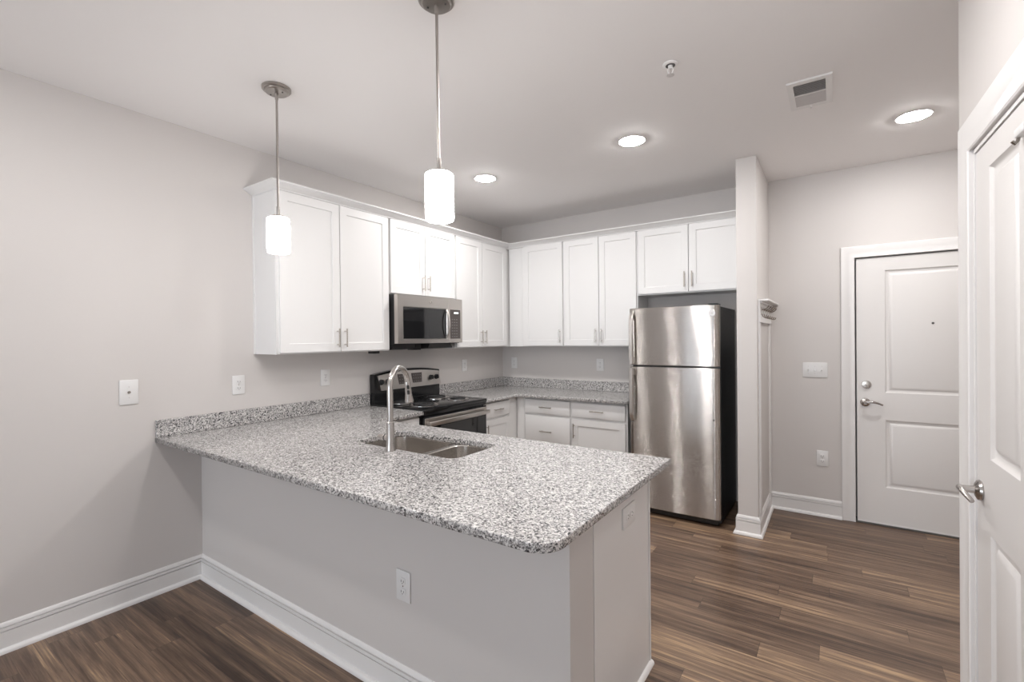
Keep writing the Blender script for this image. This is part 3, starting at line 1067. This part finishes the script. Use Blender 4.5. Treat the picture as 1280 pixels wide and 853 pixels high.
def fridge_door(name, z0, z1):
    # gently bowed stainless front, rounded to the sides
    mb = MB()
    prof = []
    W_ = FX1 - FX0
    N = 28
    for k in range(N + 1):
        s = k / N
        e_ = min(s, 1 - s) * W_
        bow = 0.006 * (1 - (2 * s - 1) ** 2)
        rnd_ = 0.0 if e_ > 0.014 else 0.014 - math.sqrt(max(0, 0.014 ** 2 - (0.014 - e_) ** 2))
        prof.append((FX0 + W_ * s, 0.744 + bow - rnd_))
    loop = prof + [(FX1, 0.690), (FX0, 0.690)]
    lo = []
    for z, ins in ((z0, 0.004), (z0 + 0.004, 0), (z1 - 0.004, 0), (z1, 0.004)):
        lo.append([Vector((x, -(w - (ins if w > 0.7 else 0)), z)) for x, w in loop])
    mb.loft(lo)
    d = mb.build(name, 'steel', fr)
    MB().box(FX0 + 0.008, FX1 - 0.008, z0 + 0.006, z1 - 0.006, 0.672, 0.692, TF).build('gasket', 'gasket', d, 0)
    return d


fz = fridge_door('freezer_door', 1.234, FT)
fd_ = fridge_door('fresh_food_door', 0.062, 1.222)


def fr_handle(d, za, zb, zm):
    mb = MB()
    T = TF
    u0, u1 = FX0 + 0.012, FX0 + 0.046
    n = 16
    loops = []
    for k in range(n + 1):
        s = k / n
        z = za + (zb - za) * s
        off = 0.042 * min(1, max(0.0, (1 - s) / 0.10)) ** 0.5 * 1.0
        off = max(off, 0.006)
        w = 0.744 + off
        hw = (u1 - u0) / 2 * (1.0 if s < 0.85 else 0.9)
        um = (u0 + u1) / 2
        loops.append([T(um - hw, z, w - 0.010), T(um + hw, z, w - 0.010), T(um + hw, z, w + 0.006), T(um + hw * 0.7, z, w + 0.012), T(um - hw * 0.7, z, w + 0.012), T(um - hw, z, w + 0.006)])
    mb.loft(loops)
    mb.box(u0 + 0.006, u1 - 0.004, min(za, za + (0.06 if zb > za else -0.06)), max(za, za + (0.06 if zb > za else -0.06)), 0.735, 0.782, T, 0.004)
    mb.build('handle', 'steel2', d)


fr_handle(fz, 1.246, 1.668, 0)
fr_handle(fd_, 1.212, 0.772, 0)
lo_ = TF(2.496, 1.645, 0.7465)
lg = MB().lathe([(0.0245, 0), (0.0245, 0.003), (0.0225, 0.0035), (0.0225, 0.0025)], lo_, (0, -1, 0), 32).build('badge', 'logo', fz)
monogram(lo_ + Vector((0, -0.0025, 0)), Vector((1, 0, 0)), Vector((0, 0, 1)), Vector((0, -1, 0)), 0.018).build('monogram', 'nickel', lg)
MB().lathe([(0.006, 0), (0.006, 0.003), (0.004, 0.004)], TF(2.503, 0.828, 0.745), (0, -1, 0), 14).build('hinge_plug', 'blackm', fd_)
MB().box(FX1 - 0.085, FX1 - 0.012, FT, FT + 0.014, 0.62, 0.72, TF, 0.004).build('hinge_cover', 'blackm', fr)
MB().box(FX1 - 0.05, FX1 + 0.004, 1.223, 1.233, 0.66, 0.735, TF).build('hinge', 'blackm', fr, 0)
MB().box(FX1 - 0.05, FX1 + 0.004, 0.048, 0.061, 0.66, 0.735, TF).build('hinge', 'blackm', fr, 0)

# ------------------------------------------------------------------ outlets and switches
def plate(T, u, v, label, name='wall_outlet', cat='outlet', w=0.080, h=0.125, kind='duplex', group=None, mat='plate'):
    q = T(u, v, 0)
    t = thing(name, label, cat, q, group)
    MB().box(u - w / 2, u + w / 2, v - h / 2, v + h / 2, 0.0005, 0.007, T, 0.003, 2).build('cover_plate', mat, t)
    if kind in ('duplex', 'side'):
        for s in (-1, 1):
            uu, vv = (u + s * 0.021, v) if kind == 'side' else (u, v + s * 0.021)
            f = MB()
            lp = []
            for ww, g_ in ((0.006, 0.0), (0.0092, 0.0), (0.0098, 0.0012)):
                lp.append([T(uu + x, vv + y, ww) for x, y in rrect(-0.0165 + g_, 0.0165 - g_, -0.0135 + g_, 0.0135 - g_, 0.009, 5)])
            f.loft(lp)
            rc = f.build('receptacle', mat, t)
            sl_ = MB()
            if kind == 'side':
                sl_.box(uu - 0.005, uu + 0.005, vv + 0.0055, vv + 0.008, 0.009, 0.0101, T)
                sl_.box(uu - 0.004, uu + 0.004, vv - 0.008, vv - 0.0055, 0.009, 0.0101, T)
                sl_.box(uu + 0.008, uu + 0.0115, vv - 0.002, vv + 0.002, 0.009, 0.0101, T)
            else:
                sl_.box(uu - 0.008, uu - 0.0055, vv - 0.004, vv + 0.005, 0.009, 0.0101, T)
                sl_.box(uu + 0.0055, uu + 0.008, vv - 0.004, vv + 0.004, 0.009, 0.0101, T)
                sl_.box(uu - 0.0022, uu + 0.0022, vv - 0.0105, vv - 0.0072, 0.009, 0.0101, T)
            sl_.build('slots', 'slot', rc, 0)
        o = T(u, v, 0.0065)
        MB().lathe([(0.003, 0), (0.003, 0.001)], o, T(u, v, 1) - T(u, v, 0), 10).build('screw', 'chrome', t)
    elif kind == 'switch3':
        for s in (-1, 0, 1):
            uu = u + s * 0.046
            MB().box(uu - 0.005, uu + 0.005, v - 0.012, v + 0.012, 0.006, 0.0085, T, 0.0008).build('switch_slot', 'plate', t, 0)
            g = MB()
            dz = 0.006 if s else -0.006
            g.loft([[T(uu + x, v + z, 0.007) for x, z in ((-0.004, -0.007), (0.004, -0.007), (0.004, 0.007), (-0.004, 0.007))],
                    [T(uu + x, v + dz + z, 0.019) for x, z in ((-0.003, -0.004), (0.003, -0.004), (0.003, 0.004), (-0.003, 0.004))]])
            g.build('toggle', 'plate', t, 0)
            for z in (-0.03, 0.03):
                MB().lathe([(0.003, 0), (0.003, 0.001)], T(uu, v + z, 0.0068), T(u, v, 1) - T(u, v, 0), 8).build('screw', 'grille', t)
    elif kind == 'jack':
        o = T(u, v, 0.006)
        nn = T(u, v, 1) - T(u, v, 0)
        MB().lathe([(0.0075, 0), (0.0075, 0.003), (0.0055, 0.0032), (0.0055, 0.010), (0.003, 0.0102)], o, nn, 12).build('coax_jack', 'bronze', t)
        for z in (-0.03, 0.03):
            MB().lathe([(0.003, 0), (0.003, 0.001)], T(u, v + z, 0.0068), nn, 8).build('screw', 'grille', t)
    return t


plate(TL0, -3.607, 1.188, 'white cable jack plate on the left wall above the peninsula end', 'cable_jack', 'jack', 0.087, 0.138, 'jack')
plate(TL0, -3.018, 1.178, 'white wall outlet on the left wall, just left of the tall wall cabinet')
plate(TL0, -2.373, 1.178, 'white wall outlet under the two door cabinet left of the range')
plate(TL0, -0.708, 1.185, 'white wall outlet right of the range above the granite backsplash')
plate(TB0, 0.169, 1.182, 'white wall outlet on the back wall close to the corner')
plate(TB0, 1.248, 1.182, 'white wall outlet on the back wall left of the refrigerator')
plate(TB(KY), 1.820, 0.467, 'white wall outlet low on the peninsula wall')
plate(lambda u, v, w: Vector((KX + 0.0015 + w, u, v)), -2.742, 0.752, 'pale outlet set sideways on the end of the peninsula', w=0.13, h=0.085, kind='side', mat='panel')
plate(TB0, 3.131, 1.184, 'white triple light switch plate beside the entry door', 'light_switch', 'switch', 0.170, 0.122, 'switch3')
plate(TB0, 3.178, 0.469, 'white wall outlet low on the wall beside the entry door')

# ------------------------------------------------------------------ coat rack on the wing wall
TP = TL(PX1)
tr = MB()
tr.box(-0.700, -0.640, 0.141, 1.5645, 0, 0.014, TP, 0.002)
tr.box(-0.075, -0.003, 0.141, 1.5645, 0, 0.014, TP, 0.002)
tr.box(-0.700, -0.003, 1.565, 1.605, 0, 0.018, TP, 0.002)
struct(tr.build('trim_wainscot', 'trim', smooth=0))
cr2 = thing('coat_rack', 'white coat rack shelf with metal hooks on the wing wall', 'coat rack', (PX1, -0.35, 1.60))
MB().box(-0.700, -0.003, 1.6052, 1.7215, 0.0, 0.015, TP, 0.002).build('backboard', 'trim', cr2)
sh = MB()
sh.box(-0.690, -0.003, 1.722, 1.736, 0.0, 0.073, TP, 0.002)
sh.box(-0.680, -0.003, 1.708, 1.722, 0.0155, 0.028, TP, 0.002)
sh.build('shelf', 'trim', cr2)
for k in range(5):
    y = -0.615 + 0.128 * k
    hk = MB()
    hk.box(y - 0.008, y + 0.008, 1.622, 1.684, 0.015, 0.018, TP, 0.001)
    hk.tube([TP(y, 1.664, 0.016), TP(y, 1.662, 0.030), TP(y, 1.672, 0.052), TP(y, 1.690, 0.066)], [0.0042, 0.0042, 0.0042, 0.006], 8)
    hk.tube([TP(y, 1.636, 0.016), TP(y, 1.612, 0.024), TP(y, 1.600, 0.040), TP(y, 1.602, 0.054), TP(y, 1.616, 0.060)], [0.0042, 0.0042, 0.0042, 0.0042, 0.006], 8)
    hk.build('hook', 'bronze', cr2)

# white bracket with a metal hook on the closet door
q = TR(0.66, 1.97, 0.0)
dh = thing('door_hook', 'white bracket with a dark metal hook on the closet door at the right edge', 'hook', q)
MB().box(0.635, 0.700, 1.966, 1.988, 0.0005, 0.018, TR, 0.004, 2).build('bracket', 'plate', dh)
MB().tube([TR(0.645, 1.968, 0.010), TR(0.645, 1.958, 0.012), TR(0.647, 1.951, 0.018), TR(0.650, 1.957, 0.024)], 0.004, 8).build('hook', 'bronze', dh)

# ------------------------------------------------------------------ pendants
def pendant(x, y, label, tilt=0.0):
    t = thing('pendant_light', label, 'pendant light', (x, y, H), 'pendant lights over the peninsula')
    MB().lathe([(0.070, 0), (0.070, -0.010), (0.066, -0.014), (0.058, -0.015), (0.057, -0.021), (0.053, -0.025), (0.010, -0.028)], (x, y, H - 0.0005), n=40).build('canopy', 'satin', t)
    for s in (-1, 1):
        MB().lathe([(0.004, 0), (0.004, -0.004), (0.002, -0.005)], (x + s * 0.035, y + s * 0.012, H - 0.0255), n=10).build('canopy_screw', 'slot', t)
    zb, zt = 1.925, 2.108
    ax = Vector((math.sin(tilt), 0, -1)).normalized()
    top = Vector((x, y, H - 0.026))
    P = lambda z: top + ax * (top.z - z)
    rod = MB()
    rod.tube([P(H - 0.026), P(2.12)], 0.0058, 12)
    rod.lathe([(0.0085, 0), (0.0085, 0.03), (0.0075, 0.034)], P(H - 0.026), ax, 14)
    rod.lathe([(0.0085, 0), (0.0085, 0.05), (0.0075, 0.052)], P(2.165), ax, 14)
    rod.build('stem', 'satin', t)
    MB().lathe([(0.012, 0), (0.030, 0.004), (0.034, 0.008), (0.034, 0.020)], P(2.122), ax, 28).build('socket_cap', 'nickel', t)
    L = zt - zb
    MB().lathe([(0.020, 0.0), (0.046, 0.001), (0.0535, 0.006), (0.055, 0.013), (0.055, L - 0.012), (0.0535, L - 0.004), (0.050, L), (0.046, L - 0.004), (0.044, L - 0.03)], P(zt), ax, 40).build('shade', 'shade', t)
    return t


pendant(0.886, -3.227, 'nickel pendant lamp with an opal glass shade in front of the tall wall cabinet')
pendant(2.012, -3.221, 'nickel pendant lamp with an opal glass shade, the larger looking one nearer the camera', 0.006)

# ------------------------------------------------------------------ ceiling fixtures
def downlight(x, y, label, mat='lens'):
    t = thing('recessed_light', label, 'recessed light', (x, y, H), 'recessed ceiling lights')
    MB().lathe([(0.094, 0), (0.094, -0.002), (0.089, -0.005), (0.083, -0.005), (0.080, -0.003), (0.080, -0.001)], (x, y, H - 0.0005), n=40).build('trim_ring', 'trim', t)
    MB().lathe([(0.078, -0.001), (0.078, -0.0035), (0.065, -0.009), (0.040, -0.013), (0.01, -0.0145)], (x, y, H - 0.0005), n=32).build('lens', mat, t)


downlight(0.915, -1.497, 'round recessed ceiling light farthest left, over the range side')
downlight(2.157, -1.503, 'round recessed ceiling light in front of the refrigerator')
downlight(3.665, -0.851, 'round recessed ceiling light in front of the entry door')

downlight(2.95, -3.05, 'added fill light shaped as a recessed light beside the peninsula end, out of view', 'lens_fill')  # added lamp out of view, brightens the peninsula end panel

downlight(1.13, -4.35, 'round recessed ceiling light above the dining side of the peninsula', 'lens_dining')

# air register with two banks of slats
vr = thing('ceiling_vent', 'square white ceiling air register near the entry hall', 'vent', (3.166, -1.545, H))
X0, X1, Y0, Y1 = 3.066, 3.266, -1.718, -1.372
x0, x1, y0, y1 = 3.094, 3.236, -1.684, -1.410
f = MB()
for q in ((X0, X1, Y0, y0), (X0, X1, y1, Y1), (X0, x0, y0, y1), (x1, X1, y0, y1)):
    f.box(q[0], q[1], q[2], q[3], H - 0.010, H - 0.0005)
f.box(x0, x1, -1.556, -1.548, H - 0.010, H - 0.0005)
f.build('frame', 'trim', vr, 0)
MB().box(x0, x1, y0, y1, H - 0.0015, H - 0.0005).build('duct', 'grilled', vr, 0)
sa = MB()
for k in range(9):
    y = y0 + 0.006 + k * 0.0142
    sa.loft([[Vector((x, y + p, H - 0.0095 + z)) for x in (x0,) for p, z in ((0.000, 0.0), (0.001, 0.0), (0.008, 0.0075), (0.007, 0.0075))],
             [Vector((x, y + p, H - 0.0095 + z)) for x in (x1,) for p, z in ((0.000, 0.0), (0.001, 0.0), (0.008, 0.0075), (0.007, 0.0075))]])
for k in range(10):
    y = -1.544 + k * 0.0136
    sa.loft([[Vector((x, y + p, H - 0.0095 + z)) for x in (x0,) for p, z in ((0.011, 0.0), (0.012, 0.0), (0.001, 0.0075), (0.000, 0.0075))],
             [Vector((x, y + p, H - 0.0095 + z)) for x in (x1,) for p, z in ((0.011, 0.0), (0.012, 0.0), (0.001, 0.0075), (0.000, 0.0075))]])
sa.build('slats', 'grille', vr, 0)
MB().box(3.160, 3.168, -1.402, -1.388, H - 0.024, H - 0.009, bev=0.001).build('damper_lever', 'grille', vr, 0)

# sprinkler head
sx, sy = 2.624, -2.253
so = thing('sprinkler', 'white fire sprinkler head on the ceiling', 'sprinkler', (sx, sy, H))
MB().lathe([(0.036, 0), (0.035, -0.004), (0.028, -0.008), (0.022, -0.008), (0.020, -0.002)], (sx, sy, H - 0.0005), n=28).build('escutcheon', 'trim', so)
MB().lathe([(0.0225, -0.0078), (0.0225, -0.0088), (0.010, -0.0088)], (sx, sy, H - 0.0005), n=24).build('recess', 'slot', so)
yk = MB()
yk.lathe([(0.011, 0), (0.011, -0.020), (0.008, -0.022)], (sx, sy, H - 0.002), n=14)
for s in (-1, 1):
    yk.tube([(sx + s * 0.009, sy, H - 0.018), (sx + s * 0.014, sy, H - 0.030), (sx + s * 0.008, sy, H - 0.046), (sx, sy, H - 0.052)], 0.003, 8)
yk.build('yoke', 'trim', so)
MB().tube([(sx, sy, H - 0.020), (sx, sy, H - 0.050)], 0.0022, 8).build('bulb', 'chrome', so)
MB().lathe([(0.004, 0), (0.017, -0.0015), (0.018, -0.003), (0.002, -0.004)], (sx, sy, H - 0.052), n=20).build('deflector', 'grille', so)
